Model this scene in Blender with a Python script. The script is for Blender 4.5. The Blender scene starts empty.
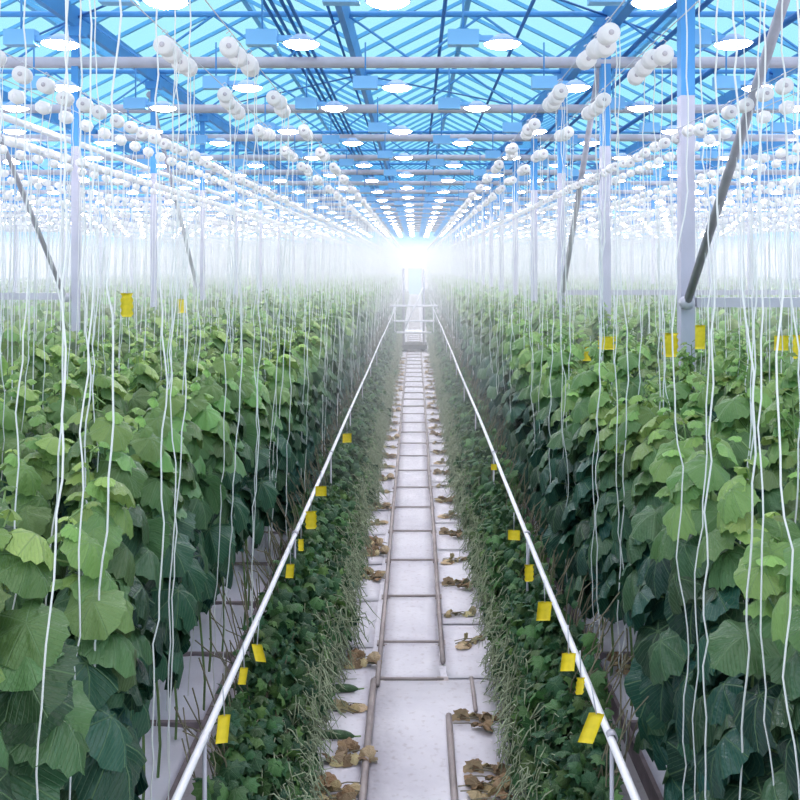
import bpy, math, random
import numpy as np
random.seed(7)
rng = np.random.default_rng(11)
SC = bpy.context.scene
COL = SC.collection
PI = math.pi
NUM = ['first', 'second', 'third', 'fourth', 'fifth', 'sixth', 'seventh', 'eighth', 'ninth', 'tenth', 'eleventh', 'twelfth',
       'thirteenth', 'fourteenth', 'fifteenth', 'sixteenth', 'seventeenth', 'eighteenth', 'nineteenth', 'twentieth']
EYE = 3.0
FPX = 900.0
FAR = 88.0

# ------------------------------------------------------------------ materials
def mat(name, col, rough=0.6, metal=0.0, noise=0.0, nscale=8.0, bump=0.0, bscale=40.0, emit=None, estr=0.0, spec=0.4, transl=0.0):
    m = bpy.data.materials.new(name); m.use_nodes = True
    nt = m.node_tree; N = nt.nodes; L = nt.links
    b = N['Principled BSDF']
    b.inputs['Base Color'].default_value = (*col, 1)
    b.inputs['Roughness'].default_value = rough
    b.inputs['Metallic'].default_value = metal
    b.inputs['Specular IOR Level'].default_value = spec
    tc = N.new('ShaderNodeTexCoord')
    if noise > 0:
        n = N.new('ShaderNodeTexNoise'); n.inputs['Scale'].default_value = nscale; n.inputs['Detail'].default_value = 4
        L.new(tc.outputs['Object'], n.inputs['Vector'])
        r = N.new('ShaderNodeMapRange'); r.inputs['From Min'].default_value = .3; r.inputs['From Max'].default_value = .7
        r.inputs['To Min'].default_value = 1 - noise; r.inputs['To Max'].default_value = 1 + noise
        L.new(n.outputs['Fac'], r.inputs['Value'])
        v = N.new('ShaderNodeVectorMath'); v.operation = 'SCALE'; v.inputs[0].default_value = col
        L.new(r.outputs[0], v.inputs['Scale']); L.new(v.outputs[0], b.inputs['Base Color'])
    if bump > 0:
        n2 = N.new('ShaderNodeTexNoise'); n2.inputs['Scale'].default_value = bscale; n2.inputs['Detail'].default_value = 3
        L.new(tc.outputs['Object'], n2.inputs['Vector'])
        bp = N.new('ShaderNodeBump'); bp.inputs['Strength'].default_value = bump; bp.inputs['Distance'].default_value = .02
        L.new(n2.outputs['Fac'], bp.inputs['Height']); L.new(bp.outputs[0], b.inputs['Normal'])
    if emit:
        b.inputs['Emission Color'].default_value = (*emit, 1); b.inputs['Emission Strength'].default_value = estr
    if transl > 0:
        t = N.new('ShaderNodeBsdfTranslucent'); t.inputs['Color'].default_value = (*col, 1)
        mx = N.new('ShaderNodeMixShader'); mx.inputs[0].default_value = transl
        L.new(b.outputs[0], mx.inputs[1]); L.new(t.outputs[0], mx.inputs[2]); L.new(mx.outputs[0], N['Material Output'].inputs[0])
    return m

def leaf_mat(name, young, old, rough=0.42, vein_col=(.22, .36, .17), dry=False):
    m = bpy.data.materials.new(name); m.use_nodes = True
    nt = m.node_tree; N = nt.nodes; L = nt.links
    b = N['Principled BSDF']
    def math_(op, a, c=None):
        x = N.new('ShaderNodeMath'); x.operation = op
        for i, v in enumerate((a, c)):
            if v is None: continue
            if isinstance(v, (int, float)): x.inputs[i].default_value = v
            else: L.new(v, x.inputs[i])
        return x.outputs[0]
    at = N.new('ShaderNodeVertexColor'); at.layer_name = 'tint'
    sp = N.new('ShaderNodeSeparateColor'); L.new(at.outputs['Color'], sp.inputs[0])
    uv = N.new('ShaderNodeUVMap'); su = N.new('ShaderNodeSeparateXYZ'); L.new(uv.outputs[0], su.inputs[0])
    u = math_('SUBTRACT', su.outputs[0], .5); v = math_('SUBTRACT', su.outputs[1], .5)
    th = math_('ARCTAN2', v, u)
    r = math_('POWER', math_('ADD', math_('MULTIPLY', u, u), math_('MULTIPLY', v, v)), .5)
    d = math_('MULTIPLY', math_('ABSOLUTE', math_('SINE', math_('MULTIPLY', th, 3.6))), r)
    mr = N.new('ShaderNodeMapRange'); L.new(d, mr.inputs['Value'])
    mr.inputs['From Min'].default_value = .004; mr.inputs['From Max'].default_value = .045
    mr.inputs['To Min'].default_value = 1; mr.inputs['To Max'].default_value = 0
    # side veins: chevrons running out from the midrib
    side = math_('ABSOLUTE', math_('SINE', math_('MULTIPLY', math_('SUBTRACT', u, math_('MULTIPLY', math_('ABSOLUTE', v), .8)), 46)))
    sm = N.new('ShaderNodeMapRange'); L.new(side, sm.inputs['Value'])
    sm.inputs['From Min'].default_value = 0; sm.inputs['From Max'].default_value = .35
    sm.inputs['To Min'].default_value = .45; sm.inputs['To Max'].default_value = 0
    vein = math_('MAXIMUM', mr.outputs[0], sm.outputs[0])
    mix = N.new('ShaderNodeMix'); mix.data_type = 'RGBA'
    L.new(sp.outputs[1], mix.inputs['Factor']); mix.inputs['A'].default_value = (*old, 1); mix.inputs['B'].default_value = (*young, 1)
    hs = N.new('ShaderNodeHueSaturation')
    L.new(math_('ADD', math_('MULTIPLY', sp.outputs[0], .9), .55), hs.inputs['Value'])
    L.new(math_('ADD', math_('MULTIPLY', sp.outputs[2], .05), .475), hs.inputs['Hue'])
    L.new(mix.outputs['Result'], hs.inputs['Color'])
    mv = N.new('ShaderNodeMix'); mv.data_type = 'RGBA'
    L.new(math_('MULTIPLY', vein, .6), mv.inputs['Factor']); L.new(hs.outputs[0], mv.inputs['A']); mv.inputs['B'].default_value = (*vein_col, 1)
    L.new(mv.outputs['Result'], b.inputs['Base Color'])
    b.inputs['Roughness'].default_value = rough; b.inputs['Specular IOR Level'].default_value = .45
    no = N.new('ShaderNodeTexNoise'); no.inputs['Scale'].default_value = 14; L.new(uv.outputs[0], no.inputs['Vector'])
    hgt = math_('SUBTRACT', math_('MULTIPLY', no.outputs['Fac'], 1.2), math_('MULTIPLY', vein, .8))
    bp = N.new('ShaderNodeBump'); bp.inputs['Strength'].default_value = .55; bp.inputs['Distance'].default_value = .012
    L.new(hgt, bp.inputs['Height']); L.new(bp.outputs[0], b.inputs['Normal'])
    t = N.new('ShaderNodeBsdfTranslucent'); L.new(mv.outputs['Result'], t.inputs['Color'])
    ms = N.new('ShaderNodeMixShader'); ms.inputs[0].default_value = .12 if dry else .26
    L.new(b.outputs[0], ms.inputs[1]); L.new(t.outputs[0], ms.inputs[2]); L.new(ms.outputs[0], N['Material Output'].inputs[0])
    return m

M = {}
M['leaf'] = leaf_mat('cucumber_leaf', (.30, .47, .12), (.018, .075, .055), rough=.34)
M['low_leaf'] = leaf_mat('young_leaf', (.12, .24, .06), (.025, .10, .045))
M['dry'] = leaf_mat('withered_leaf', (.62, .52, .30), (.25, .15, .08), rough=.8, vein_col=(.5, .4, .25), dry=True)
M['tendril'] = mat('pale_tendril', (.29, .34, .22), .8, noise=.3, nscale=20)
M['stem'] = mat('green_stem', (.16, .26, .09), .6, noise=.2)
M['twig'] = mat('brown_twig', (.20, .18, .12), .8, noise=.3)
M['string'] = mat('white_string', (.85, .87, .87), .8, transl=.3)
M['bobbin'] = mat('bobbin_thread', (.95, .93, .93), .8, noise=.03, nscale=30, transl=.45)
M['core'] = mat('bobbin_core', (.55, .50, .55), .7)
M['wire'] = mat('steel_wire', (.6, .62, .68), .45, .6)
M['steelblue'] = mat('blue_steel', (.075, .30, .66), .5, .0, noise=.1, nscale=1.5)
M['darkblue'] = mat('dark_blue_steel', (.04, .17, .46), .5, .0, noise=.12, nscale=1.5)
M['bar'] = mat('blue_glazing_bar', (.14, .48, .80), .5)
M['galv'] = mat('galvanised_steel', (.50, .49, .56), .5, .15, noise=.12, nscale=3)
M['column'] = mat('column_steel', (.50, .49, .60), .5, .1, noise=.1, nscale=2)
M['brace'] = mat('brace_steel', (.40, .39, .46), .5, .1, noise=.15, nscale=5)
M['housing'] = mat('blue_housing', (.22, .52, .88), .4)
M['reflector'] = mat('lamp_reflector', (.42, .60, .86), .4, .1)
M['lamp'] = mat('lamp_glow', (1, 1, 1), .5, emit=(1.0, .93, .96), estr=52.0)
M['pipe'] = mat('white_pipe', (.88, .88, .92), .4, noise=.04, nscale=10)
M['rail'] = mat('rail_steel', (.36, .31, .30), .6, .2, noise=.25, nscale=6)
M['yellow'] = mat('yellow_sticky_card', (.90, .72, .03), .4, noise=.12, nscale=30, transl=.2)
M['slab'] = mat('white_film_slab', (.80, .80, .90), .5, noise=.06, nscale=4, bump=.5, bscale=14)
M['gutter'] = mat('brown_gutter_edge', (.27, .22, .24), .7, noise=.3, nscale=7)
M['cuke'] = mat('cucumber_skin', (.05, .11, .045), .5, noise=.35, nscale=25, bump=.4, bscale=60)
M['trolley'] = mat('trolley_white', (.85, .85, .90), .4)
M['dark'] = mat('dark_rubber', (.05, .05, .06), .7)
M['door'] = mat('cyan_door_panel', (.35, .85, .95), .3, transl=.5)

def sheet_mat():
    m = mat('white_ground_sheet', (.72, .70, .76), .55)
    nt = m.node_tree; N = nt.nodes; L = nt.links; b = N['Principled BSDF']
    tc = N.new('ShaderNodeTexCoord')
    n1 = N.new('ShaderNodeTexNoise'); n1.inputs['Scale'].default_value = 1.6; n1.inputs['Detail'].default_value = 6
    n2 = N.new('ShaderNodeTexNoise'); n2.inputs['Scale'].default_value = 26; n2.inputs['Detail'].default_value = 5
    for n in (n1, n2): L.new(tc.outputs['Object'], n.inputs['Vector'])
    r = N.new('ShaderNodeValToRGB'); r.color_ramp.elements[0].position = .3; r.color_ramp.elements[0].color = (.53, .51, .56, 1)
    r.color_ramp.elements[1].position = .62; r.color_ramp.elements[1].color = (.68, .66, .70, 1)
    L.new(n1.outputs['Fac'], r.inputs[0])
    r2 = N.new('ShaderNodeValToRGB'); r2.color_ramp.elements[0].position = .28; r2.color_ramp.elements[0].color = (.80, .76, .74, 1)
    r2.color_ramp.elements[1].position = .44; r2.color_ramp.elements[1].color = (1, 1, 1, 1)
    L.new(n2.outputs['Fac'], r2.inputs[0])
    mx = N.new('ShaderNodeMix'); mx.data_type = 'RGBA'; mx.blend_type = 'MULTIPLY'; mx.inputs['Factor'].default_value = .8
    L.new(r.outputs[0], mx.inputs['A']); L.new(r2.outputs[0], mx.inputs['B']); L.new(mx.outputs['Result'], b.inputs['Base Color'])
    bp = N.new('ShaderNodeBump'); bp.inputs['Strength'].default_value = .35; bp.inputs['Distance'].default_value = .03
    n3 = N.new('ShaderNodeTexNoise'); n3.inputs['Scale'].default_value = 9; L.new(tc.outputs['Object'], n3.inputs['Vector'])
    L.new(n3.outputs['Fac'], bp.inputs['Height']); L.new(bp.outputs[0], b.inputs['Normal'])
    return m
M['sheet'] = sheet_mat()

def glass_mat(name, tint, tr=.9):
    m = bpy.data.materials.new(name); m.use_nodes = True
    nt = m.node_tree; N = nt.nodes; L = nt.links
    t = N.new('ShaderNodeBsdfTransparent'); t.inputs[0].default_value = (*tint, 1)
    g = N.new('ShaderNodeBsdfDiffuse'); g.inputs[0].default_value = (.8, .92, 1, 1)
    mx = N.new('ShaderNodeMixShader'); mx.inputs[0].default_value = 1 - tr
    L.new(t.outputs[0], mx.inputs[1]); L.new(g.outputs[0], mx.inputs[2]); L.new(mx.outputs[0], N['Material Output'].inputs[0])
    return m
M['glass'] = glass_mat('roof_glass', (.90, .97, 1.0), .94)
M['wallglass'] = glass_mat('wall_glass', (.98, .98, 1.0), .9)

# ------------------------------------------------------------------ mesh helpers
def tri_mesh(name, V, F, uv=None, colr=None, smooth=True):
    """V (n,3); F (m,k) all faces the same size k."""
    V = np.asarray(V, dtype=np.float32); F = np.asarray(F, dtype=np.int32)
    me = bpy.data.meshes.new(name); m, k = F.shape
    me.vertices.add(len(V)); me.vertices.foreach_set('co', V.ravel())
    me.loops.add(m * k); me.loops.foreach_set('vertex_index', F.ravel())
    me.polygons.add(m); me.polygons.foreach_set('loop_start', np.arange(0, m * k, k, dtype=np.int32))
    me.polygons.foreach_set('use_smooth', np.full(m, smooth))
    if uv is not None:
        l = me.uv_layers.new(name='UVMap'); l.data.foreach_set('uv', np.asarray(uv, dtype=np.float32)[F.ravel()].ravel())
    if colr is not None:
        a = me.color_attributes.new('tint', 'FLOAT_COLOR', 'POINT'); a.data.foreach_set('color', np.asarray(colr, dtype=np.float32).ravel())
    me.update(calc_edges=True)
    return me

class MB:
    """collects boxes, tubes and lathes into one mesh"""
    def __init__(s): s.v = []; s.f = []; s.sm = []
    def add(s, vs, fs, smooth=False):
        o = len(s.v); s.v += [tuple(p) for p in vs]
        for f in fs: s.f.append(tuple(i + o for i in f)); s.sm.append(smooth)
        return s
    def box(s, x0, x1, y0, y1, z0, z1):
        vs = [(x, y, z) for z in (z0, z1) for y in (y0, y1) for x in (x0, x1)]
        return s.add(vs, [(0, 2, 3, 1), (4, 5, 7, 6), (0, 1, 5, 4), (2, 6, 7, 3), (0, 4, 6, 2), (1, 3, 7, 5)])
    def tube(s, pts, r, n=8, caps=True, square=False):
        P = np.array(pts, float); rs = r if hasattr(r, '__len__') else [r] * len(P)
        vs = []; k = len(P)
        for i in range(k):
            t = P[min(i + 1, k - 1)] - P[max(i - 1, 0)]; t /= np.linalg.norm(t) + 1e-9
            up = np.array((0, 0, 1.)) if abs(t[2]) < .9 else np.array((0, 1., 0))
            a = np.cross(t, up); a /= np.linalg.norm(a); b = np.cross(a, t)
            for j in range(n):
                q = 2 * PI * (j + (.5 if n == 4 else 0)) / n; rr = rs[i] * (1.414 if n == 4 else 1)
                vs.append(P[i] + a * math.cos(q) * rr + b * math.sin(q) * rr)
        fs = [(i * n + j, i * n + (j + 1) % n, (i + 1) * n + (j + 1) % n, (i + 1) * n + j) for i in range(k - 1) for j in range(n)]
        if caps: fs += [tuple(range(n))[::-1], tuple((k - 1) * n + j for j in range(n))]
        return s.add(vs, fs, n > 4)
    def lathe(s, prof, o=(0, 0, 0), axis='z', n=16):
        vs = []
        for r, h in prof:
            for j in range(n):
                q = 2 * PI * j / n; a, b = r * math.cos(q), r * math.sin(q)
                p = (a, b, h) if axis == 'z' else (a, h, b)
                vs.append((p[0] + o[0], p[1] + o[1], p[2] + o[2]))
        k = len(prof)
        fs = [(i * n + j, i * n + (j + 1) % n, (i + 1) * n + (j + 1) % n, (i + 1) * n + j) for i in range(k - 1) for j in range(n)]
        return s.add(vs, fs, True)
    def mesh(s, name, m):
        me = bpy.data.meshes.new(name); me.from_pydata(s.v, [], s.f)
        me.polygons.foreach_set('use_smooth', s.sm); me.materials.append(m); me.update()
        return me
    def obj(s, name, m, parent=None): return link(name, s.mesh(name, m), parent)

def link(name, me, parent=None, m=None):
    if m is not None and not me.materials: me.materials.append(m)
    o = bpy.data.objects.new(name, me); COL.objects.link(o)
    if parent is not None: o.parent = parent
    return o
def tag(o, label=None, cat=None, group=None, kind=None):
    if label: o['label'] = label
    if cat: o['category'] = cat
    if group: o['group'] = group
    if kind: o['kind'] = kind
    return o
def thing(name, label, cat, loc=(0, 0, 0), rz=0.0, group=None):
    o = bpy.data.objects.new(name, None); COL.objects.link(o); o.location = loc; o.rotation_euler = (0, 0, rz)
    o.empty_display_size = .1
    return tag(o, label, cat, group)
KIDS = {}
def kids(o):
    if o.name not in KIDS: KIDS[o.name] = list(o.children)
    return KIDS[o.name]
def dup(root, loc, rz=0.0, label=None, group=None, scale=None):
    ch = kids(root)
    r = root.copy(); COL.objects.link(r); r.location = loc; r.rotation_euler = (0, 0, rz)
    if label: r['label'] = label
    if group: r['group'] = group
    if scale is not None: r.scale = scale
    for c0 in ch:
        c = c0.copy(); COL.objects.link(c); c.parent = r
        for g0 in kids(c0):
            g = g0.copy(); COL.objects.link(g); g.parent = c
    return r
class Kind:
    """first use moves the prototype itself, later uses copy it"""
    def __init__(s, root): s.r = root; s.used = False; kids(root); [kids(c) for c in root.children]
    def put(s, loc, rz=0.0, label=None, group=None, scale=None):
        if not s.used:
            s.used = True; r = s.r; r.location = loc; r.rotation_euler = (0, 0, rz)
            if label: r['label'] = label
            if group: r['group'] = group
            if scale is not None: r.scale = scale
            return r
        return dup(s.r, loc, rz, label, group, scale)

def many_tubes(P, r, sides=3):
    """P (n,k,3) polylines -> one mesh's arrays; frame from each line's end-to-end direction."""
    P = np.asarray(P, float); n, k, _ = P.shape
    t = P[:, -1] - P[:, 0]; t /= np.linalg.norm(t, axis=1, keepdims=True) + 1e-9
    up = np.where(np.abs(t[:, 2:3]) < .9, np.array([[0, 0, 1.]]), np.array([[0, 1., 0]]))
    a = np.cross(t, up); a /= np.linalg.norm(a, axis=1, keepdims=True) + 1e-9; b = np.cross(a, t)
    q = 2 * PI * np.arange(sides) / sides
    ring = a[:, None, :] * np.cos(q)[None, :, None] + b[:, None, :] * np.sin(q)[None, :, None]     # n,s,3
    rr = np.broadcast_to(np.asarray(r, float), (n, k))
    V = P[:, :, None, :] + ring[:, None] * rr[:, :, None, None]
    V = V.reshape(-1, 3)
    i = np.arange(k - 1)[:, None]; j = np.arange(sides)[None, :]
    f = np.stack([i * sides + j, i * sides + (j + 1) % sides, (i + 1) * sides + (j + 1) % sides, (i + 1) * sides + j], -1).reshape(-1, 4)
    F = (f[None] + (np.arange(n) * k * sides)[:, None, None]).reshape(-1, 4)
    return V, F

# ------------------------------------------------------------------ leaves
def leaf_template(nout, rings, seed, fold=.25, curl=.55, serr=.03):
    r_ = np.random.default_rng(seed)
    A = np.radians([0, 14, 32, 50, 72, 100, 122, 150, 172, 180]); R = [.62, .55, .51, .53, .47, .50, .45, .43, .31, .12]
    th = -PI + 2 * PI * (np.arange(nout) + .5) / nout
    rad = np.interp(np.abs(th), A, R)
    rad = rad * (1 + serr * np.where(np.arange(nout) % 2 == 0, 1, -1)) * (1 + r_.normal(0, .03, nout))
    ph = r_.uniform(0, 6)
    V = [(0, 0, 0)]; UV = [(.5, .5)]
    for t in rings:
        for k in range(nout):
            x, y = math.cos(th[k]) * rad[k] * t, math.sin(th[k]) * rad[k] * t
            rr = math.hypot(x, y)
            z = -curl * rr * rr - fold * abs(y) * .5 - .3 * max(x, 0) ** 2 + .10 * rr * math.cos(7.2 * th[k]) \
                + .05 * t ** 3 * math.sin(3 * th[k] + ph) + .10 * rr
            V.append((x, y, z)); UV.append((x + .5, y + .5))
    F = [(0, 1 + k, 1 + (k + 1) % nout) for k in range(nout)]
    for j in range(len(rings) - 1):
        for k in range(nout):
            a = 1 + j * nout + k; b = 1 + j * nout + (k + 1) % nout; c = a + nout; d = b + nout
            F += [(a, c, d), (a, d, b)]
    return np.array(V), np.array(F), np.array(UV)
HI = [leaf_template(32, (.3, .66, 1.0), s, fold=f, curl=c) for s, f, c in ((1, .55, .75), (2, .85, .9), (3, .35, 1.0), (4, .65, .6))]
MID = [leaf_template(14, (.55, 1.0), s, fold=f, curl=c, serr=0) for s, f, c in ((5, .55, .75), (6, .8, .9))]
JAG = [leaf_template(16, (.5, 1.0), s, fold=f, curl=c, serr=.17) for s, f, c in ((15, .5, .8), (16, .9, .4), (17, .2, 1.0))]
LO = [leaf_template(6, (1.0,), s, fold=.3, curl=.5, serr=0) for s in (8, 9)]

def leaves(tmpls, pos, az, droop, size, tint, roll=.25):
    """arrays for many leaves; tint (n,3)."""
    n = len(pos); out = []
    xd = np.stack([np.cos(az) * np.cos(droop), np.sin(az) * np.cos(droop), -np.sin(droop)], 1)
    yd = np.stack([-np.sin(az), np.cos(az), np.zeros(n)], 1)
    zd = np.cross(xd, yd); rl = rng.normal(0, roll, n)
    y2 = yd * np.cos(rl)[:, None] + zd * np.sin(rl)[:, None]; z2 = np.cross(xd, y2)
    Rm = np.stack([xd, y2, z2], 1)     # rows = axes
    which = rng.integers(0, len(tmpls), n); off = 0; VV = []; FF = []; UU = []; CC = []
    for w, (V, F, U) in enumerate(tmpls):
        ix = np.where(which == w)[0]
        if len(ix) == 0: continue
        P = np.einsum('vj,njk->nvk', V, Rm[ix]) * size[ix][:, None, None] + pos[ix][:, None, :]
        VV.append(P.reshape(-1, 3)); FF.append((F[None] + (np.arange(len(ix)) * len(V))[:, None, None]).reshape(-1, 3) + off)
        UU.append(np.tile(U, (len(ix), 1)))
        c = np.concatenate([tint[ix], np.ones((len(ix), 1))], 1); CC.append(np.repeat(c, len(V), 0))
        off += len(ix) * len(V)
    return np.concatenate(VV), np.concatenate(FF), np.concatenate(UU), np.concatenate(CC)

def tall_plant(seed, tmpl, top=2.0, low=.62, face=0.0):
    """foliage and stem arrays of one tall plant at the origin; face = azimuth its leaves lean to (the aisle)"""
    r_ = np.random.default_rng(seed)
    n = 27
    h = np.linspace(low, top, n) + r_.normal(0, .02, n)
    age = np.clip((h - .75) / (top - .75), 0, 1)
    az = np.arange(n) * 2.4 + r_.normal(0, .35, n)
    # phototropism: leaves swing towards the open aisle
    az = np.where(r_.random(n) < .74, face + r_.normal(0, .62, n), az)
    pl = (.13 + .10 * r_.random(n)) * (1 - .45 * age ** 3)
    base = np.stack([.02 * np.sin(h * 5), .02 * np.cos(h * 4), h], 1)
    tip = base + np.stack([np.cos(az) * pl, np.sin(az) * pl, .07 + .05 * r_.random(n)], 1)
    size = (.29 + .05 * r_.random(n)) * (1 - .40 * age ** 3.0) * np.clip((h - low) * 2 + .8, .8, 1)
    droop = np.radians(34 + 22 * (1 - age)) + r_.normal(0, .17, n)
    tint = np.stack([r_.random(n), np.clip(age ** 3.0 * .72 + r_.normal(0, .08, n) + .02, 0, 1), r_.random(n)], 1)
    # small leaves around the growing tip
    m = 9
    hh = np.linspace(top - .12, top + .22, m); a2 = r_.uniform(0, 2 * PI, m); p2 = r_.uniform(.03, .10, m)
    b2 = np.stack([np.zeros(m), np.zeros(m), hh], 1)
    t2 = b2 + np.stack([np.cos(a2) * p2, np.sin(a2) * p2, .03 + .03 * r_.random(m)], 1)
    s2 = np.linspace(.16, .06, m); d2 = r_.uniform(-.3, .6, m)
    tn2 = np.stack([r_.random(m), r_.uniform(.7, 1, m), r_.random(m)], 1)
    L_ = leaves(tmpl, np.concatenate([tip, t2]), np.concatenate([az, a2]), np.concatenate([droop, d2]), np.concatenate([size, s2]), np.concatenate([tint, tn2]))
    mid = (base + tip) / 2 + np.array([0, 0, .015])
    P = np.stack([base, mid, tip], 1); b2m = (b2 + t2) / 2; P2 = np.stack([b2, b2m, t2], 1)
    return L_, np.concatenate([P, P2])

def make_tall(seed, tmpl, top, face, low=.42):
    (V, F, U, C), P = tall_plant(seed, tmpl, top, low + .05 * (seed % 3), face)
    t = thing('tall_cucumber_plant', 'tall cucumber plant', 'plant')
    f = tri_mesh('foliage', V, F, U, C); link('foliage', f, t, M['leaf'])
    V1, F1 = many_tubes(P, .004, 4)
    zs = np.linspace(0, top + .2, 9); st = np.stack([.02 * np.sin(zs * 5) + .01, .02 * np.cos(zs * 4), zs], 1)[None]
    V2, F2 = many_tubes(st, np.linspace(.009, .004, 9)[None], 6)
    link('stem', tri_mesh('stem', np.concatenate([V1, V2]), np.concatenate([F1, F2 + len(V1)])), t, M['stem'])
    return Kind(t)

# ------------------------------------------------------------------ camera
cam = bpy.data.objects.new('camera', bpy.data.cameras.new('camera')); COL.objects.link(cam); SC.camera = cam
cam.location = (0, 0, EYE); cam.rotation_euler = (PI / 2, 0, 0)
cam.data.sensor_width = 36; cam.data.lens = 36 * FPX / 800
cam.data.shift_x = -15 / 800; cam.data.shift_y = (264 - 400) / 800
cam.data.clip_end = 500; cam.data.clip_start = .05

# ------------------------------------------------------------------ sky and view
w = bpy.data.worlds.new('sky'); SC.world = w; w.use_nodes = True
N = w.node_tree.nodes; L = w.node_tree.links
tc = N.new('ShaderNodeTexCoord'); sx = N.new('ShaderNodeSeparateXYZ'); L.new(tc.outputs['Generated'], sx.inputs[0])
cr = N.new('ShaderNodeValToRGB'); L.new(sx.outputs[2], cr.inputs[0])
el = cr.color_ramp.elements
el[0].position = 0; el[0].color = (.55, .54, .56, 1); el[1].position = 1; el[1].color = (.70, .655, .71, 1)
for p, c in ((.010, (.52, .53, .56)), (.030, (.13, .29, .42)), (.08, (.10, .29, .40)), (.15, (.145, .33, .375)), (.32, (.19, .35, .38)), (.42, (.34, .47, .56)), (.6, (.70, .655, .71))):
    e = el.new(p); e.color = (*c, 1)
bg = N['Background']; L.new(cr.outputs[0], bg.inputs[0]); bg.inputs[1].default_value = 2.9
SC.view_settings.view_transform = 'Standard'; SC.view_settings.look = 'None'; SC.view_settings.gamma = 1
SC.view_settings.exposure = 0.0; SC.view_settings.use_curve_mapping = False
SC.cycles.use_denoising = True; SC.cycles.max_bounces = 7; SC.cycles.diffuse_bounces = 3; SC.cycles.transparent_max_bounces = 12
SC.cycles.volume_bounces = 1; SC.cycles.transmission_bounces = 3; SC.cycles.glossy_bounces = 2; SC.cycles.sample_clamp_indirect = 4
SC.cycles.caustics_reflective = False; SC.cycles.caustics_refractive = False

# ------------------------------------------------------------------ setting: ground, glass walls, roof
XL, XR, YB = -37.05, 34.95, 1.5
g = MB().box(XL, XR, YB, FAR, -.2, 0).obj('floor', M['sheet']); tag(g, kind='structure')
for nm, b in (('wall_north', (XL, XR, FAR, FAR + .02, 0, 6.5)), ('wall_west', (XL - .02, XL, YB, FAR, 0, 6.5)), ('wall_east', (XR, XR + .02, YB, FAR, 0, 6.5))):
    tag(MB().box(*b).obj(nm, M['wallglass']), kind='structure')

GUT = [-37.05 + 4 * i for i in range(19)]
ceil = bpy.data.objects.new('ceiling', None); COL.objects.link(ceil); tag(ceil, kind='structure')
gl, rib, rdg = MB(), MB(), MB()
for gx in GUT[:-1]:
    for x0, x1 in ((gx, gx + 2), (gx + 4, gx + 2)):
        gl.add([(x0, YB, 6.75), (x1, YB, 7.75), (x1, FAR, 7.75), (x0, FAR, 6.75)], [(0, 1, 2, 3)])
        near = abs(gx + 2) < 14
        st = 1.0 if near else 2.0
        for k in range(int((FAR - 6) / st)):
            y = 6 + k * st
            rib.tube([(x0, y, 6.73), (x1, y, 7.73)], .03, 4, caps=False)
    rdg.tube([(gx + 2, YB, 7.74), (gx + 2, FAR, 7.74)], .05, 4)
gl.obj('glass', M['glass'], ceil); rib.obj('glazing_bars', M['bar'], ceil); rdg.obj('ridges', M['bar'], ceil)

for i, gx in enumerate(GUT):
    if not -26 < gx < 24: continue
    q_ = .08 if abs(gx - 2.95) < .1 else .045
    m = MB(); m.add([(gx - 2 * q_, YB, 6.78), (gx - q_, YB, 6.52), (gx + q_, YB, 6.52), (gx + 2 * q_, YB, 6.78),
                     (gx - 2 * q_, FAR, 6.78), (gx - q_, FAR, 6.52), (gx + q_, FAR, 6.52), (gx + 2 * q_, FAR, 6.78)],
                    [(0, 1, 5, 4), (1, 2, 6, 5), (2, 3, 7, 6), (0, 3, 2, 1), (4, 5, 6, 7)])
    side = 'left' if gx < 0 else 'right'
    k = int(abs(gx + 1.05) / 4 + .01)
    lab = 'blue roof gutter running down the greenhouse just left of the aisle' if k == 0 else \
        'blue roof gutter, %s one out to the %s of the aisle' % (NUM[k - (0 if gx > 0 else 0)] if gx < 0 else NUM[k - 1], side)
    tag(m.obj('roof_gutter', M['steelblue']), lab, 'gutter', 'roof gutters')

# trusses
tr = thing('roof_truss', '', 'roof truss')
X0, X1 = -37.0, 34.9
MB().tube([(X0, 0, 6.0), (X1, 0, 6.0)], .085, 8).obj('bottom_chord', M['galv'], tr)
MB().tube([(X0, 0, 6.72), (X1, 0, 6.72)], .045, 8).obj('top_chord', M['steelblue'], tr)
wb = MB(); x = X0; k = 0
while x + 1 < X1:
    wb.tube([(x, 0, 6.0 if k % 2 else 6.7), (x + 1.0, 0, 6.7 if k % 2 else 6.0)], .02, 5, caps=False); x += 1.0; k += 1
wb.obj('web', M['steelblue'], tr)
kt = Kind(tr)
NT = 19
for k in range(NT):
    y = 9.4 + 4 * k
    kt.put((0, y, 0), 0, 'lattice roof truss spanning the house, %s' % (NUM[k] + ' from the camera' if k < 18 else 'last before the end wall'), 'roof trusses')
# slanted wind-bracing rods between trusses, seen as crossing lines under the glass
for side, sx_ in (('left', -1), ('right', 1)):
    for k in range(6):
        y = 9.4 + 4 * k
        x0 = -1.05 + (sx_ * 4 if sx_ > 0 else -4) * (k % 2)
        m = MB().tube([(x0, y, 6.66), (x0 + sx_ * 4, y + 4, 6.66)], .018, 5)
        tag(m.obj('bracing_rod', M['darkblue']), 'thin blue bracing rod slanting %s between the %s and %s roof trusses' % (side, NUM[k], NUM[k + 1]), 'bracing rod', 'roof bracing rods')
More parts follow.
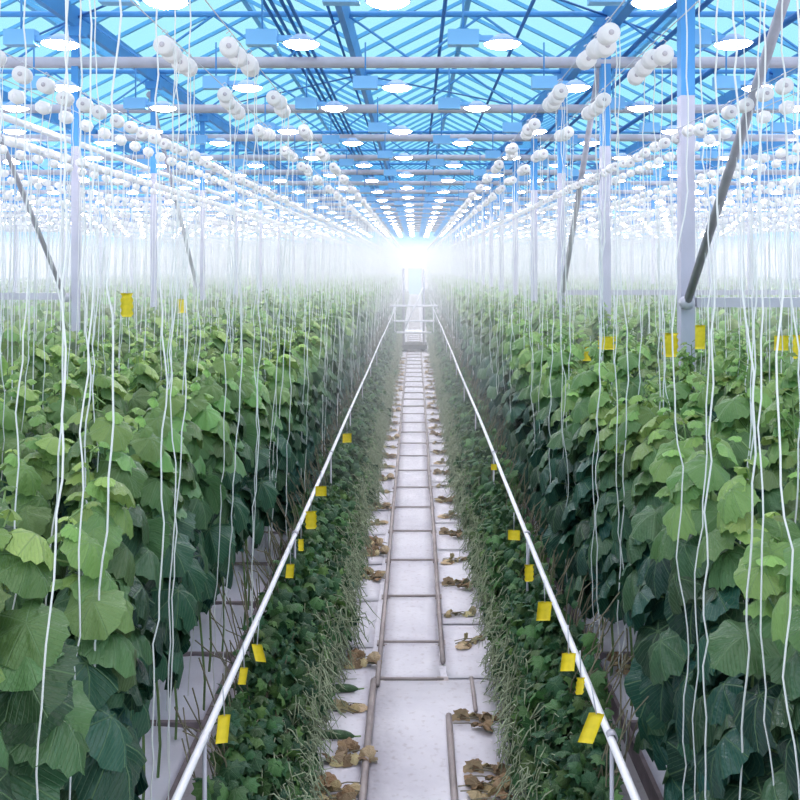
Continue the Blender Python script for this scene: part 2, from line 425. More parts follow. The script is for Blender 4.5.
# long members under the roof
def runner(name, x, z, r, m, label, cat, group, n=6, y0=YB):
    tag(MB().tube([(x, y0, z), (x, FAR - .05, z)], r, n).obj(name, m), label, cat, group)
runner('purlin', -1.22, 6.60, .022, M['darkblue'], 'thin dark blue rod beside the gutter left of the aisle', 'purlin', 'roof rods')
runner('purlin', .42, 6.64, .030, M['darkblue'], 'blue purlin running almost straight above the aisle', 'purlin', 'roof rods')
runner('purlin', 1.62, 6.60, .030, M['darkblue'], 'blue purlin slanting right of the aisle centre', 'purlin', 'roof rods')
for j, (dx, dz) in enumerate(((0, 0), (.12, .02), (.23, -.03), (-.12, .06))):
    runner('heating_pipe', -1.72 + dx, 6.13 + dz, .026, M['darkblue'], 'thin dark pipe in the overhead bundle left of the aisle, %s from the left' % ['second', 'third', 'fourth', 'first'][j], 'pipe', 'overhead pipe bundle on the left')
for j, (dx, dz) in enumerate(((.32, -.25), (.48, -.1), (.62, -.3))):
    runner('heating_pipe', 2.9 + dx, 6.45 + dz, .035, M['darkblue'], 'dark pipe beside the big gutter right of the aisle, %s from the gutter' % NUM[j], 'pipe', 'overhead pipes on the right')
runner('drive_shaft', 5.1, 6.32, .05, M['darkblue'], 'dark blue shaft under the roof crossing behind the big column', 'shaft', None)
runner('water_pipe', -5.2, 4.57, .06, M['pipe'], 'lower of two white pipes running along the left columns', 'pipe', 'white pipes on the left columns', 8)
runner('water_pipe', -5.2, 4.86, .05, M['pipe'], 'upper of two white pipes running along the left columns', 'pipe', 'white pipes on the left columns', 8)

# columns
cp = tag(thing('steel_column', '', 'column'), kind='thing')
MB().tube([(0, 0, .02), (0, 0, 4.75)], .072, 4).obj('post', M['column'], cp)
tag(MB().tube([(0, 0, 4.75), (0, 0, 6.52)], .072, 4).obj('upper_post', M['steelblue'], cp), 'blue upper section')  # post changes from grey to blue at this joint
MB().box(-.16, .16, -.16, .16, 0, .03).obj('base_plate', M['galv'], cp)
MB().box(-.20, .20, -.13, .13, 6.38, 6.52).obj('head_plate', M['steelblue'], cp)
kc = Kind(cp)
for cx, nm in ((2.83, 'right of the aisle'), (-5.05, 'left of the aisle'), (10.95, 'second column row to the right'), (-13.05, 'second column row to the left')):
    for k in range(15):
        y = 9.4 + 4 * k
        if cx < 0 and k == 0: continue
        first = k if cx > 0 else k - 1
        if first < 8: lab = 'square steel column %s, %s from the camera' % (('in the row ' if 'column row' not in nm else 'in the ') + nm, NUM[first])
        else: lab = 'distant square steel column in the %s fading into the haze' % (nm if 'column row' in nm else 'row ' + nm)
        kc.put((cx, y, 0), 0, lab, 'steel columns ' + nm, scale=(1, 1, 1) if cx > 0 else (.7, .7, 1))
# sloping braces
def brace(p0, p1, label, r=.045):
    t = thing('sloping_brace', label, 'brace', group='sloping braces')
    MB().tube([p0, p1], r, 8).obj('rod', M['brace'], t)
    for p in (p0, p1): MB().lathe([(0, -.06), (.07, -.06), (.07, .06), (0, .06)], p, 'y', 10).obj('end_bracket', M['galv'], t)
brace((2.80, 9.27, 2.6), (2.80, 5.6, 6.2), 'sloping steel brace rising from the closest right column towards the camera')
brace((2.83, 17.25, 2.45), (2.83, 13.55, 6.3), 'sloping steel brace between the second and third right columns', .05)
brace((-5.17, 13.3, 2.5), (-5.17, 9.5, 6.3), 'sloping steel brace on the closest left column', .034)
brace((-5.17, 21.3, 2.5), (-5.17, 17.6, 6.3), 'sloping steel brace on the third left column', .045)
def tie(x0, x1, y, z, label):
    tag(MB().tube([(x0, y, z), (x1, y, z)], .05, 4).obj('tie_rail', M['galv']), label, 'rail', 'tie rails between column rows')
tie(2.93, 10.84, 9.4, 2.60, 'grey tie rail reaching right from the closest column above the leaves')
tie(2.93, 10.84, 17.4, 2.45, 'grey tie rail reaching right from the third right column')
tie(-12.9, -5.14, 13.4, 2.52, 'grey tie rail reaching left from the closest left column')

# ------------------------------------------------------------------ lamps
lp = thing('grow_lamp', '', 'lamp')
hb = MB(); hb.box(-.60, -.26, -.07, .07, -.02, .15); hbo = hb.obj('ballast_housing', M['housing'], lp)
MB().tube([(-.43, 0, .15), (-.43, 0, .62)], .012, 5).obj('hanger', M['steelblue'], hbo)
MB().box(-.28, -.10, -.03, .03, .03, .09).obj('socket', M['housing'], lp)
rf = MB().lathe([(.0, .10), (.07, .098), (.10, .075), (.215, .0), (.205, -.005), (.09, .065), (0, .085)], n=18).obj('reflector', M['reflector'], lp)
MB().lathe([(.0, -.055), (.10, -.045), (.17, -.022), (.20, .0), (.19, .006), (0, .01)], n=18).obj('lens', M['lamp'], rf)
kl = Kind(lp)
rows = {}
for x in (-8.6, -6.2, -3.9, -1.25, .96, 3.5, 5.9, 8.3): rows[x] = [9.9 + 4.05 * k for k in range(18)]
for x in (-7.3, -4.8, -2.3, -.25, 2.2, 4.7, 7.1): rows[x] = [8.3 + 4.05 * k for k in range(18)]
xs = sorted(rows)
def rowname(x):
    l = sorted([q for q in xs if q < 0], reverse=True); r = [q for q in xs if q > 0]
    return 'in the lamp line above the aisle' if x == -.25 else 'in the %s lamp line %s of aisle' % (NUM[(l.index(x) - 1) if x < 0 else r.index(x)], 'left' if x < 0 else 'right')
spots = [(x, y, i) for x in xs for i, y in enumerate(rows[x]) if not (abs(x) > 6.5 and y < 12)]
spots.sort(key=lambda s: s[1])
seen = {}
for x, y, i in spots[:296]:
    j = seen.get(x, 0); seen[x] = j + 1
    lab = 'lit grow lamp %s, %s from camera' % (rowname(x), NUM[j]) if j < 12 else 'far lit grow lamp %s' % rowname(x)
    kl.put((x, y, 5.42), 0, lab, 'grow lamps under the roof')
fl = MB()
for x in [s * (9.6 + 1.35 * k) for k in range(12) for s in (-1, 1)]:
    for k in range(8 + 8):
        y = 12 + 4.6 * k + (abs(x) * 1.7 % 2.3)
        if y > 84 or abs(x) > y * .46 + 2: continue
        fl.lathe([(0, .10), (.20, 0), (.16, -.03), (0, -.05)], (x, y, 5.42), n=8)
tag(fl.obj('distant_grow_lamps', M['lamp']), 'mass of distant lit lamps out to both sides under the roof', 'lamp', kind='stuff')

# ------------------------------------------------------------------ crop wires, bobbins and strings
WH = 4.32
wire_x = []
for k in range(9): wire_x += [1.12 + 1.62 * k, 1.52 + 1.62 * k]
for sgn, side in ((-1, 'left'), (1, 'right')):
    for i, x in enumerate(wire_x[:10]):
        tag(MB().tube([(sgn * x, YB, WH + .09), (sgn * x, FAR - .1, WH + .09)], .004, 5).obj('crop_wire', M['wire']),
            'steel crop wire strung with bobbins, %s out to the %s of the aisle' % (NUM[i], side), 'wire', 'crop wires')
        
def string_pts(seed, x0, x1, z0, k=44, wob=.0075):
    r_ = np.random.default_rng(seed)
    z = np.linspace(WH, z0, k); t = (WH - z) / (WH - z0)
    wx = np.cumsum(r_.normal(0, wob, k)); wy = np.cumsum(r_.normal(0, wob, k))
    wx -= t * wx[-1]; wy -= t * wy[-1]
    kx = .0035 * np.sin(z * r_.uniform(14, 20) + r_.uniform(0, 6)) * np.minimum(1, t * 6)
    return np.stack([x0 + (x1 - x0) * t + wx + kx, wy, z], 1)
def make_bobbin(seed, lean, z0, r=.0052):
    t = thing('string_bobbin', '', 'string bobbin')
    b = MB()
    prof = [(.016, -.048), (.050, -.050), (.058, -.042), (.060, -.020), (.057, 0), (.060, .020), (.058, .042), (.050, .050), (.016, .048)]
    b.lathe(prof, (0, 0, WH), 'y', 16); sp_ = b.obj('spool', M['bobbin'], t)
    MB().lathe([(.0, -.053), (.016, -.053), (.016, .053), (0, .053)], (0, 0, WH), 'y', 10).obj('core', M['core'], sp_)
    hk = [(0, 0, WH + .06), (.02, 0, WH + .085), (0, 0, WH + .10), (-.018, 0, WH + .085)]
    MB().tube(hk, .004, 5).obj('hook', M['wire'], t)
    P = string_pts(seed, .055, lean, z0)[None]
    V, F = many_tubes(P, r, 5); link('string', tri_mesh('string', V, F), t, M['string'])
    return Kind(t)
kb = {}
for sgn in (-1, 1):
    kb[sgn] = [make_bobbin(20 + i + 9 * sgn, sgn * ln, z0, rr) for i, (ln, z0, rr) in enumerate(((.05, .03, .0034), (.09, .02, .0040), (.03, .03, .003), (.10, .04, .0032), (.0, .02, .0038)))]
cnt = {}
ind = []; rest = []
for sgn in (-1, 1):
    for i, x in enumerate(wire_x):
        if i < 2:
            base = {(-1, 0): 3.8, (1, 0): 3.5, (-1, 1): 3.75, (1, 1): 3.9}[(sgn, i)]
            ys = [2.75, 3.05, 3.3] if i == 0 else [3.0, 3.2, 3.45]
            c = 0
            while True:
                y0 = base + 1.7 * c
                if y0 > FAR - 2: break
                ys += [y0 + .2 * j for j in range(4 if c % 3 else 3)]
                c += 1
        else:
            ys = list(np.arange(3.6 + .13 * (i % 3), FAR - 2, .4 if i == 2 else .5))
        for y in ys:
            if x > .46 * y + 3: continue
            (ind if ((i == 0 and y < 27) or (i == 1 and y < 23) or (i == 2 and 5.2 < y < 20.5)) else rest).append((sgn, i, x, y))
ind.sort(key=lambda s: s[3]); print('bobbins', len(ind), len(rest))
rest += ind[298:]; ind = ind[:298]
for sgn, i, x, y in ind:
    side = 'left' if sgn < 0 else 'right'
    k = cnt.get((sgn, i), 0); cnt[(sgn, i)] = k + 1
    wn = 'the %s wire %s of aisle' % (NUM[i], side)
    lab = 'white string bobbin on %s, %s from camera' % (wn, NUM[k]) if k < 16 else 'white string bobbin farther down %s' % wn
    kb[sgn][(k * 3 + i * 2) % 5].put((sgn * x + rng.normal(0, .012), y, rng.normal(0, .012)), rng.normal(0, .1), lab, 'string bobbins on ' + wn)
# the thousands beyond, in one mass
R = np.array([(s * x, y) for s, i, x, y in rest]); n = len(R)
kk = 7
z = np.linspace(WH, .9, kk)
P = np.zeros((n, kk, 3)); wob = np.cumsum(rng.normal(0, .015, (n, kk, 2)), 1)
P[:, :, 0] = R[:, 0:1] + wob[:, :, 0] + np.sign(R[:, 0:1]) * np.linspace(0, .08, kk)[None]; P[:, :, 1] = R[:, 1:2] + wob[:, :, 1]; P[:, :, 2] = z[None]
V1, F1 = many_tubes(P, .0055, 3)
tag(link('distant_strings', tri_mesh('distant_strings', V1, F1), None, M['string']), 'curtain of thin white strings hanging over the farther plant rows', 'string', kind='stuff')
Q = np.zeros((n, 4, 3)); Q[:, :, 0] = R[:, 0:1]; Q[:, :, 1] = R[:, 1:2] + np.array([-.05, -.04, .04, .05])[None]; Q[:, :, 2] = WH
V2, F2 = many_tubes(Q, np.array([[.02, .058, .058, .02]]), 7)
tag(link('distant_bobbins', tri_mesh('distant_bobbins', V2, F2), None, M['bobbin']), 'long lines of white string bobbins on the farther crop wires', 'string bobbin', kind='stuff')

# ------------------------------------------------------------------ tall plants
plant_lines = [1.44, 1.96, 2.82, 3.42, 4.45, 5.05, 6.1, 6.7, 7.8, 8.4, 9.6, 10.9, 12.4, 14.2, 16.2, 18.5, 21, 24]
KT = {}
for sgn in (-1, 1):
    face = 0 if sgn < 0 else PI
    KT[sgn] = dict(hi=[make_tall(100 + 7 * i + sgn, HI, tp, face) for i, tp in enumerate((1.98, 2.10, 1.88, 2.02))],
                   mid=[make_tall(200 + 7 * i + sgn, MID, tp, face) for i, tp in enumerate((1.98, 2.12, 1.9))],
                   lift=[make_tall(250 + i + sgn, HI, tp, face, .86) for i, tp in enumerate((1.98, 2.08))])
pl = []; far = []
for sgn in (-1, 1):
    for i, x in enumerate(plant_lines):
        st = .42 if i < 4 else .6
        for y in np.arange(2.55 + .11 * (i % 3), FAR - 2.5, st):
            if x > .46 * y + 1.3: continue
            ind_ = (i == 0 and y < 34) or (i == 1 and y < 20) or (i == 2 and y < 18) or (i == 3 and y < 15)
            (pl if ind_ else far).append((sgn, i, x, y))
pl.sort(key=lambda s: s[3]); print('plants', len(pl), len(far))
far += pl[299:]; pl = pl[:299]
cnt = {}
for sgn, i, x, y in pl:
    side = 'left' if sgn < 0 else 'right'
    k = cnt.get((sgn, i), 0); cnt[(sgn, i)] = k + 1
    ln = 'the %s tall row %s of aisle' % (NUM[i], side)
    lab = 'leafy cucumber plant in %s, %s from camera' % (ln, NUM[k]) if k < 20 else 'leafy cucumber plant far down %s' % ln
    ks = KT[sgn]['hi'] if y < 13 else KT[sgn]['mid']
    if i == 0 and (4.2 < y < 8.2 if sgn < 0 else 4.9 < y < 6.2): ks = KT[sgn]['lift']
    elif i == 0: x -= .07
    s = 1 + rng.normal(0, .03)
    ks[(k * 5 + i + (k // 3)) % len(ks)].put((sgn * x + rng.normal(0, .035), y + rng.normal(0, .03), 0), rng.normal(0, .35), lab, 'tall cucumber plants in ' + ln, scale=(s, s, 1 + rng.normal(0, .025)))
# the rows beyond as one mass of foliage
R = np.array([(s * x, y, i) for s, i, x, y in far]); nf = len(R); per = 18
hh = np.where(R[:, 2:3] < 1, rng.uniform(.6, 2.1, (nf, per)), np.where(rng.random((nf, per)) < .75, rng.uniform(1.45, 2.15, (nf, per)), rng.uniform(.8, 1.5, (nf, per))))
az = rng.uniform(0, 2 * PI, (nf, per)); rr = rng.uniform(.05, .28, (nf, per))
pos = np.stack([R[:, 0:1] + np.cos(az) * rr, R[:, 1:2] + np.sin(az) * rr, hh], -1).reshape(-1, 3)
age = np.clip((hh - .75) / 1.25, 0, 1).ravel(); m = len(age)
tn = np.stack([rng.random(m), np.clip(age ** 2.6 * .75 + rng.normal(0, .1, m) + .05, 0, 1), rng.random(m)], 1)
dr = np.radians(48 + 18 * (1 - age)) + rng.normal(0, .25, m)
sz = .30 * (1 - .35 * age ** 3) * rng.uniform(.85, 1.15, m)
nearish = (pos[:, 1] < 30) & (np.abs(pos[:, 0]) < 7)
for sel, tm, nm, lab in ((nearish, MID, 'row_foliage', 'continuous leaves of the cucumber rows behind the front ones'), (~nearish, LO, 'distant_row_foliage', 'far cucumber rows merging into a green mass under the haze')):
    V, F, U, C = leaves(tm, pos[sel], az.ravel()[sel], dr[sel], sz[sel], tn[sel])
    tag(link(nm, tri_mesh(nm, V, F, U, C), None, M['leaf']), lab, 'foliage', kind='stuff')

# ------------------------------------------------------------------ low young plants beside the aisle
def make_low(seed, sgn):
    r_ = np.random.default_rng(seed)
    t = thing('young_cucumber_plant', '', 'plant')
    n = 230
    # a low cushion, highest at the back (away from the aisle)
    u = r_.random(n); x = sgn * (-.22 + .46 * u); y = r_.uniform(-.30, .30, n)
    top = .30 + .42 * u
    zz = top * (.18 + .85 * r_.random(n) ** .6)
    pos = np.stack([x, y, zz], 1)
    az = np.where(r_.random(n) < .6, (PI if sgn > 0 else 0) + r_.normal(0, .9, n), r_.uniform(0, 2 * PI, n))
    dr = np.radians(35) + r_.normal(0, .4, n); sz = r_.uniform(.05, .135, n)
    tn = np.stack([r_.random(n), np.clip(r_.random(n) ** 1.8, 0, 1) * .95, r_.random(n)], 1)
    V, F, U, C = leaves(JAG, pos, az, dr, sz, tn, .4)
    link('foliage', tri_mesh('foliage', V, F, U, C), t, M['low_leaf'])
    # stems: from the root up into the cushion, a few arching over the pipe
    root = np.zeros((17, 3)); root[:, 0] = sgn * .12 + r_.normal(0, .05, 17); root[:, 1] = r_.normal(0, .12, 17)
    end = pos[r_.integers(0, n, 17)].copy(); end[:8, 0] = sgn * r_.uniform(.15, .50, 8); end[:8, 2] = r_.uniform(.65, 1.05, 8)
    mid = (root + end) / 2 + np.stack([r_.normal(0, .05, 17), r_.normal(0, .05, 17), r_.uniform(.05, .2, 17)], 1)
    q1 = (root + mid) / 2 + r_.normal(0, .02, (17, 3)); q2 = (mid + end) / 2 + r_.normal(0, .02, (17, 3)) + np.array([0, 0, .03])
    V, F = many_tubes(np.stack([root, q1, mid, q2, end], 1), .0042, 4)
    link('stem', tri_mesh('stem', V, F), t, M['twig'])
    # dry pale tendrils hanging towards the aisle
    k = 190 if sgn < 0 else 120
    a = np.stack([sgn * (-.26 + .42 * r_.random(k) ** 1.5), r_.uniform(-.28, .28, k), r_.uniform(.10, .48, k)], 1)
    d = np.stack([-sgn * r_.uniform(-.02, .11, k), r_.normal(0, .06, k), -r_.uniform(.05, .18, k)], 1)
    P = np.stack([a, a + d * .4 + np.array([0, 0, .03]) + r_.normal(0, .012, (k, 3)), a + d * .8 + r_.normal(0, .02, (k, 3)), a + d + r_.normal(0, .03, (k, 3))], 1)
    P[:, :, 2] = np.maximum(P[:, :, 2], .01)
    V, F = many_tubes(P, np.array([[.003, .0042, .0034, .0015]]), 4)
    link('dry_tendrils', tri_mesh('dry_tendrils', V, F), t, M['tendril'])
    return Kind(t)
for sgn, side in ((-1, 'left'), (1, 'right')):
    ks = [make_low(300 + 5 * i + sgn, sgn) for i in range(4)]
    cx = .80 if sgn < 0 else .80
    for k in range(124):
        y = 4.35 + .42 * k
        if y > 36.5: break
        lab = 'low bushy cucumber plant at %s edge of the aisle, %s from camera' % (side, NUM[k]) if k < 16 else 'far low young cucumber plant along the %s edge of the aisle' % side
        s = 1 + rng.normal(0, .07)
        ks[(k * 3 + k // 4) % 4].put((sgn * cx + rng.normal(0, .03), y, 0), rng.normal(0, .12), lab, 'low young plants along the %s aisle edge' % side, scale=(s, 1, s))
n = 9000
sg = np.where(rng.random(n) < .5, -1, 1); u = rng.random(n)
pos = np.stack([sg * (.58 + .46 * u), rng.uniform(36.3, FAR - 3, n), (.30 + .4 * u) * rng.random(n) ** .6 * 1.05], 1)
V, F, U, C = leaves(LO, pos, rng.uniform(0, 2 * PI, n), rng.normal(.6, .4, n), rng.uniform(.12, .22, n), np.stack([rng.random(n), rng.random(n) ** 2 * .8, rng.random(n)], 1))
tag(link('distant_low_foliage', tri_mesh('distant_low_foliage', V, F, U, C), None, M['low_leaf']), 'low green fringe along the far end of the aisle', 'foliage', kind='stuff')

# growing slabs with brown edge boards
sl = thing('growing_slab', '', 'slab')
s_ = MB(); prof = [(-.26, 0), (-.27, .05), (-.22, .09), (0, .105), (.22, .09), (.27, .05), (.26, 0)]
vs = [(a, y, h) for y in (-.46, -.42, .42, .46) for a, h in [(p[0] * (.92 if abs(y) > .45 else 1), p[1] * (.6 if abs(y) > .45 else 1)) for p in prof]]
fs = [(r * 7 + i, r * 7 + i + 1, (r + 1) * 7 + i + 1, (r + 1) * 7 + i) for r in range(3) for i in range(6)] + [tuple(range(7)), tuple(range(27, 20, -1))]
s_.add(vs, fs, True); s_.obj('film_wrap', M['slab'], sl)
MB().box(-.29, .29, .475, .505, 0, .10).obj('cross_strap', M['gutter'], sl)
MB().box(-.31, -.285, -.495, .505, 0, .13).box(.285, .31, -.495, .505, 0, .13).obj('edge_board', M['gutter'], sl)
kslab = Kind(sl)
for sgn, side in ((-1, 'left'), (1, 'right')):
    for k in range(34):
        y = 3.2 + 1.01 * k
        lab = 'white film covered growing slab under the %s tall row, %s from the camera' % (side, NUM[k]) if k < 16 else 'far growing slab under the %s tall row' % side
        kslab.put((sgn * 1.62, y, 0), 0, lab, 'growing slabs under the %s row' % side)

# white pipes along the crop edge, on stands
for sgn, side, px in ((-1, 'left', .935), (1, 'right', .875)):
    t = thing('white_pipe', 'long straight white pipe running above the low plants %s of the aisle' % side, 'pipe')
    pts = [(sgn * px, 1.6, .90)] + [(sgn * px + rng.normal(0, .004), y, .90 + rng.normal(0, .006)) for y in range(3, 60, 3)]
    MB().tube(pts, .018, 12).obj('tube', M['pipe'], t)
    for y in range(4, 58, 3):
        MB().tube([(sgn * px, y, 0), (sgn * px, y, .875)], .010, 6).obj('leg', M['galv'], t)
        MB().lathe([(.018, -.02), (.024, -.02), (.024, .02), (.018, .02)], (sgn * px, y, .90), 'y', 12).obj('clip', M['galv'], t)

# ------------------------------------------------------------------ aisle: rails, crossbars, seams, litter
OX = -.03
def rail(x, y0, y1, label, r=.019):
    pts = [(x + rng.normal(0, .0025), y, .03) for y in np.arange(y0, y1, 1.5)] + [(x, y1, .03)]
    tag(MB().tube(pts, r, 8).obj('floor_rail', M['rail']), label, 'rail', 'pipe rails on the aisle floor')
rail(OX - .235, 6.35, 30.3, 'long brownish floor rail on the left side of the aisle')
rail(OX + .235, 6.72, 30.3, 'long brownish floor rail on the right side of the aisle')
rail(-.295, 3.8, 6.42, 'near floor rail piece bordering the wide white sheet on its left', .022)
rail(.222, 3.8, 5.92, 'near floor rail piece bordering the wide white sheet on its right', .021)
rail(.405, 5.98, 6.46, 'short stub of rail right of the wide sheet', .014)
rail(OX - .235, 31.9, 84, 'left floor rail beyond the far trolley')
rail(OX + .235, 31.9, 84, 'right floor rail beyond the far trolley')
cbk = None
k = 0; y = 6.475
while y < 82:
    if not 30.0 < y < 32.2:
        m = MB().tube([(-.24, 0, .018), (.24, 0, .018)], .015, 6)
        if cbk is None:
            t = thing('rail_crossbar', '', 'crossbar'); MB().tube([(-.235, 0, .014), (.235, 0, .014)], .0125, 6).obj('bar', M['rail'], t)
            MB().box(-.27, -.19, -.045, .045, 0, .012).obj('foot', M['rail'], t); MB().box(.19, .27, -.045, .045, 0, .012).obj('foot', M['rail'], t)
            cbk = Kind(t)
        cbk.put((OX, y, 0), rng.normal(0, .01), 'dark crossbar between the floor rails, %s from the camera' % NUM[k] if k < 16 else 'distant dark crossbar between the floor rails', 'crossbars between the floor rails')
        k += 1
    y += .635 if k == 1 else .985
# separate white sheets laid between and beside the rails
def sheet(x0, x1, y0, y1, label, z=.006):
    nx, ny = 5, 9; r_ = np.random.default_rng(int(y0 * 100 + 500 + x0 * 10)); vs = []
    for j in range(ny):
        for i in range(nx):
            vs.append((x0 + (x1 - x0) * i / (nx - 1) + r_.normal(0, .003), y0 + (y1 - y0) * j / (ny - 1) + r_.normal(0, .003), z + r_.random() * .004 + (0.004 if j in (0, ny - 1) else 0)))
    fs = [(j * nx + i, j * nx + i + 1, (j + 1) * nx + i + 1, (j + 1) * nx + i) for j in range(ny - 1) for i in range(nx - 1)]
    o = MB().add(vs, fs, True).obj('ground_sheet', M['sheet']); md = o.modifiers.new('s', 'SOLIDIFY'); md.thickness = .003
    tag(o, label, 'sheet', 'white sheets on the aisle floor')
sheet(-.27, .62, 3.6, 6.45, 'wide white sheet lying at the near end of the aisle', .007)
for k in range(12):
    y0 = 6.49 if k == 0 else 7.125 + .985 * (k - 1)
    sheet(OX - .21, OX + .21, y0, y0 + (.61 if k == 0 else .955), 'white sheet between the floor rails, %s from the camera' % NUM[k])
for sgn, side in ((-1, 'left'), (1, 'right')):
    for k in range(10):
        y0 = (4.1 if sgn < 0 else 6.5) + .975 * k
        if sgn < 0: sheet(-.78, -.325, y0, y0 + .93, 'white sheet outside the %s rail, %s from the camera' % (side, NUM[k]))
        else: sheet(.23, .70, y0, y0 + .93, 'white sheet outside the %s rail, %s from the camera' % (side, NUM[k]))

# withered leaf clumps and twigs on the sheets
def make_clump(seed, n=9, w=.16, d=.06, lift=.035):
    r_ = np.random.default_rng(seed)
    t = thing('withered_leaf_clump', '', 'leaf clump')
    pos = np.stack([r_.uniform(-w, w, n), r_.uniform(-d, d, n), r_.uniform(.02, .02 + lift, n)], 1)
    tn = np.stack([r_.random(n) * .9, r_.random(n), r_.random(n)], 1)
    V, F, U, C = leaves(HI, pos, r_.uniform(0, 2 * PI, n), r_.normal(0, .35, n), r_.uniform(.05, .13, n), tn, .8)
    V[:, 2] = np.maximum(V[:, 2], .014) + r_.random(len(V)) * .004
    link('leaves', tri_mesh('leaves', V, F, U, C), t, M['dry'])
    a = np.stack([r_.uniform(-w, 0, 5), r_.uniform(-d, d, 5), np.full(5, .02)], 1); b = a + np.stack([r_.uniform(.08, .22, 5), r_.normal(0, .03, 5), r_.uniform(0, .02, 5)], 1)
    V, F = many_tubes(np.stack([a, (a + b) / 2 + np.array([0, 0, .01]), b], 1), .004, 4)
    link('stalks', tri_mesh('stalks', V, F), t, M['twig'])
    return Kind(t)
clk = [make_clump(400 + i, n, w_, d_) for i, (n, w_, d_) in enumerate(((12, .13, .07), (7, .12, .04), (16, .12, .10), (5, .13, .02)))]
placed = [(-.42, 5.45, 0), (-.47, 5.05, 2), (-.42, 4.75, 1), (-.44, 6.05, 1), (-.50, 4.35, 2), (-.42, 6.75, 0), (-.45, 8.6, 2), (-.44, 9.3, 0),
          (.44, 5.10, 2), (.47, 5.25, 0), (.42, 5.85, 0), (.42, 7.10, 1), (.40, 7.65, 3), (.43, 8.35, 0), (.42, 9.05, 1), (.38, 4.55, 1), (.62, 4.8, 2)]
cnt = {0: 0, 1: 0}
allc = placed + [(s * (.42 if s > 0 else .46), 9.6 + .72 * k + (.3 if s > 0 else 0), k % 4) for k in range(27) for s in (-1, 1)]
for x, y, v in allc:
    s = 0 if x < 0 else 1; side = ('left', 'right')[s]
allc.sort(key=lambda a: a[1])
for x, y, v in allc:
    s = 0 if x < 0 else 1; side = ('left', 'right')[s]; k = cnt[s]; cnt[s] += 1
    clk[v].put((x + rng.normal(0, .02), y, 0), rng.normal(0, .25) + (PI if s else 0), 'brown withered leaves on the sheet %s of the rails, %s clump from the camera' % (side, NUM[k]) if k < 14 else 'far withered leaves on the sheet %s of the rails' % side, 'withered leaf clumps %s of the rails' % side)
clk[2].put((1.53, 6.45, .11), .2, 'brown withered leaves piled on the white growing slab right of the pipe', 'withered leaves on the slab')
def cucumber(loc, rz, label):
    t = thing('cucumber', label, 'cucumber', loc, rz, 'cucumbers lying on the aisle sheet')
    xs_ = np.linspace(-.12, .12, 9); P = [(a, .02 * (1 - (a / .12) ** 2), .032) for a in xs_]
    MB().tube(P, [.008, .02, .026, .028, .028, .028, .026, .02, .006], 10).obj('fruit', M['cuke'], t)
    MB().tube([(.12, 0, .032), (.16, .01, .03)], .005, 6).obj('stalk', M['stem'], t)
cucumber((-.515, 6.28, 0), .05, 'dark green cucumber lying on the left sheet beside the rail, farther one')
cucumber((-.50, 5.66, 0), -.05, 'dark green cucumber lying on the left sheet, nearer one')

# ------------------------------------------------------------------ yellow sticky cards
def card(px, py, X, wpx, hpx, label, tilt=0.0, yaw=0.0, torn=False):
    """placed where a card of that size hangs: X is its distance from the aisle centre line"""
    y = abs(X) * FPX / abs(px - 415); z = EYE - (py - 264) * y / FPX
    w_, h_ = wpx * y / FPX, hpx * y / FPX
    t = thing('yellow_sticky_card', label, 'sticky card', (X, y, z), yaw, 'yellow sticky insect cards')
    m = MB(); nx, ny = 4, 8; vs = []
    for s in (0, 1):
        for j in range(ny):
            for i in range(nx):
                a = i / (nx - 1) - .5; b = j / (ny - 1) - .5
                ww = w_ * (1 - (.42 * (.3 + abs(b)) if torn and (i * 3 + j * 2) % 4 < 2 else 0))
                vs.append((a * ww + b * h_ * math.tan(tilt), .03 * w_ * math.sin(a * 5 + b * 3) + s * .0015 - .5 * a * a * w_ * .4, b * h_))
    f0 = [(j * nx + i, j * nx + i + 1, (j + 1) * nx + i + 1, (j + 1) * nx + i) for j in range(ny - 1) for i in range(nx - 1)]
    o = nx * ny; fs = f0 + [tuple(q + o for q in f[::-1]) for f in f0]
    edge = [i for i in range(nx)] + [j * nx + nx - 1 for j in range(1, ny)] + [(ny - 1) * nx + i for i in range(nx - 2, -1, -1)] + [j * nx for j in range(ny - 2, 0, -1)]
    fs += [(edge[i], edge[(i + 1) % len(edge)], edge[(i + 1) % len(edge)] + o, edge[i] + o) for i in range(len(edge))]
    m.add(vs, fs, True).obj('card', M['yellow'], t)
    MB().tube([(h_ * .47 * math.tan(tilt), 0, h_ * .47), (0, 0, h_ * .5 + .12)], .003, 5).obj('tie', M['wire'], t)
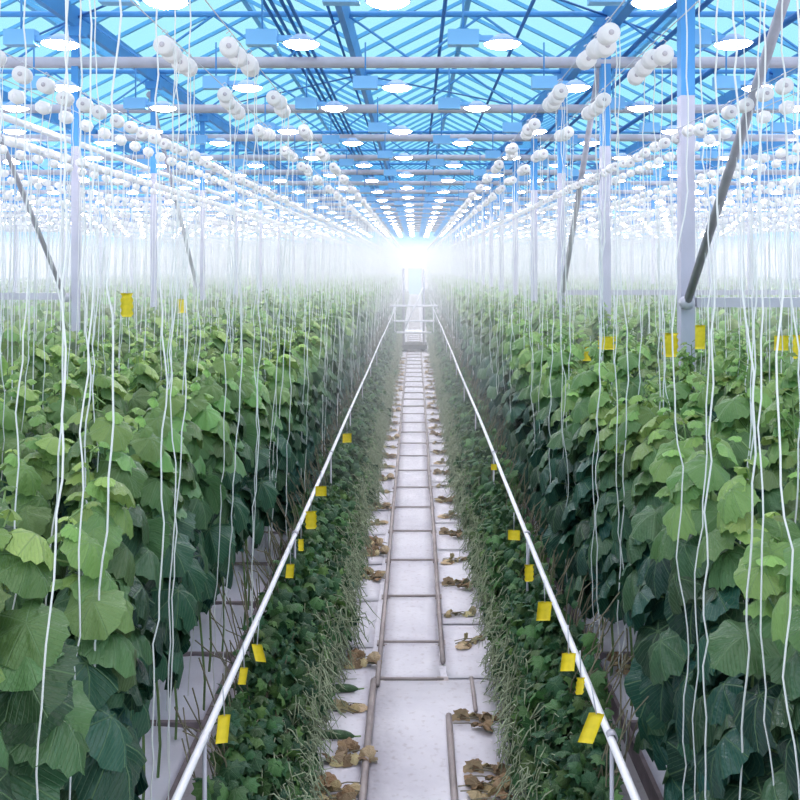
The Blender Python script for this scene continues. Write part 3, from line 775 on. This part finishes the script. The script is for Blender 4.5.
C_ = [(223, 729, -.82, 12, 28, 'yellow card hanging lowest beside the left white pipe', .1), (259, 653, -.76, 11, 17, 'yellow card with a slanted edge below the left white pipe, second nearest', -.25),
      (243, 676, -.84, 8, 17, 'dull yellow card tucked under the left white pipe in shade', .15),
      (290, 571, -.80, 8, 14, 'small yellow card among twigs left of the aisle, halfway down', .1), (301, 545, -.72, 6, 12, 'tiny torn yellow card just below the round left ones', 0),
      (311, 520, -.78, 12, 18, 'ragged yellow card in the left low plants, taller of a close pair', 0), (321, 491, -.76, 11, 10, 'yellow card in the left low plants, the smaller farther one of a pair', 0),
      (347, 438, -.74, 9, 9, 'farthest little yellow card in the left low plants', 0),
      (591, 728, .72, 15, 31, 'largest yellow card hanging below the right white pipe', .35), (568, 662, .66, 14, 18, 'square yellow card beside the right white pipe', .1),
      (580, 686, .74, 9, 17, 'ragged narrow yellow card between the two bigger right ones', .1), (544, 611, .70, 14, 19, 'yellow card in the right low plants, third square one up the pipe', .1),
      (529, 573, .70, 10, 17, 'ragged yellow card in the right low plants above the square ones', 0), (514, 535, .68, 12, 10, 'small yellow card low in the right plants', 0),
      (494, 467, .66, 6, 6, 'farthest tiny yellow card in the right low plants', 0),
      (127, 305, -2.45, 13, 24, 'tall ragged yellow card standing above the left leaf tops', 0), (182, 306, -3.0, 8, 14, 'dull green-yellow card above the left leaf tops', 0),
      (607, 343, 1.86, 20, 13, 'wide ragged yellow card above the leaves before the second column', 0), (590, 354, 1.86, 12, 14, 'small yellow card beside the wide one before the second column', .2),
      (670, 345, 2.34, 17, 24, 'ragged yellow card hanging just left of the big column', 0), (700, 337, 2.36, 10, 24, 'narrow yellow card hanging just right of the big column', 0),
      (781, 343, 3.1, 15, 15, 'square yellow card near the right picture edge above the leaves', 0), (797, 347, 2.9, 10, 24, 'ragged yellow card cut by the right picture edge', 0),
      (514, 308, 2.35, 6, 9, 'far small yellow card above the right leaf tops', 0)]
for i, (px, py, X, w_, h_, lab, tl) in enumerate(C_): card(px, py, X, w_, h_, lab, tl, rng.normal(0, .15), 'ragged' in lab or 'torn' in lab)

# ------------------------------------------------------------------ far trolley and end door
t = thing('harvest_trolley', 'white tube-framed trolley with guard rails standing across the far aisle', 'trolley', (OX, 31.0, 0))
MB().box(-.44, .44, -.3, .9, .10, .24).obj('chassis', M['dark'], t)
for x in (-.30, .30):
    for y in (-.2, .8):
        MB().lathe([(0, -.03), (.10, -.03), (.10, .03), (0, .03)], (x, y, .14), 'y', 14).obj('wheel', M['dark'], t)
for z, wd in ((.66, .60), (1.05, .70), (1.57, .82)): MB().tube([(-wd, -.25, z), (wd, -.25, z)], .035, 8).obj('guard_rail', M['trolley'], t)
for x in (-.36, .33): MB().tube([(x, -.2, .2), (x, -.2, 2.85)], .04, 8).obj('mast', M['brace'], t)
MB().tube([(-.33, -.3, .75), (.30, -.3, 2.2)], .028, 8).obj('diagonal_strut', M['trolley'], t)
MB().box(-.34, .34, .0, .8, .62, .68).obj('platform', M['trolley'], t)
for x in (-.66, .66): MB().tube([(x, -.25, .66), (x, -.25, 1.57)], .02, 8).obj('upright', M['trolley'], t)
d = thing('door_1', None, None, (0, FAR - .12, 0)); d['kind'] = 'structure'
MB().box(-.62, .62, 0, .05, .05, 2.5).obj('panel', M['door'], d)
MB().box(-.72, -.62, -.02, .08, 0, 2.6).box(.62, .72, -.02, .08, 0, 2.6).box(-.72, .72, -.02, .08, 2.5, 2.62).obj('frame', M['galv'], d)

# ------------------------------------------------------------------ haze
hz = MB().box(XL + .1, XR - .1, 9.0, FAR - .2, .02, 3.85).obj('humid_haze', M['glass'])
hm = bpy.data.materials.new('haze'); hm.use_nodes = True; nt = hm.node_tree; nt.nodes.clear()
vo = nt.nodes.new('ShaderNodeVolumeScatter'); vo.inputs['Density'].default_value = .023; vo.inputs['Color'].default_value = (1, 1, 1, 1); vo.inputs['Anisotropy'].default_value = 0.0
ou = nt.nodes.new('ShaderNodeOutputMaterial'); nt.links.new(vo.outputs[0], ou.inputs['Volume'])
hz.data.materials.clear(); hz.data.materials.append(hm); tag(hz, 'pale humid haze filling the greenhouse', 'haze', kind='stuff')
hm.cycles.homogeneous_volume = True
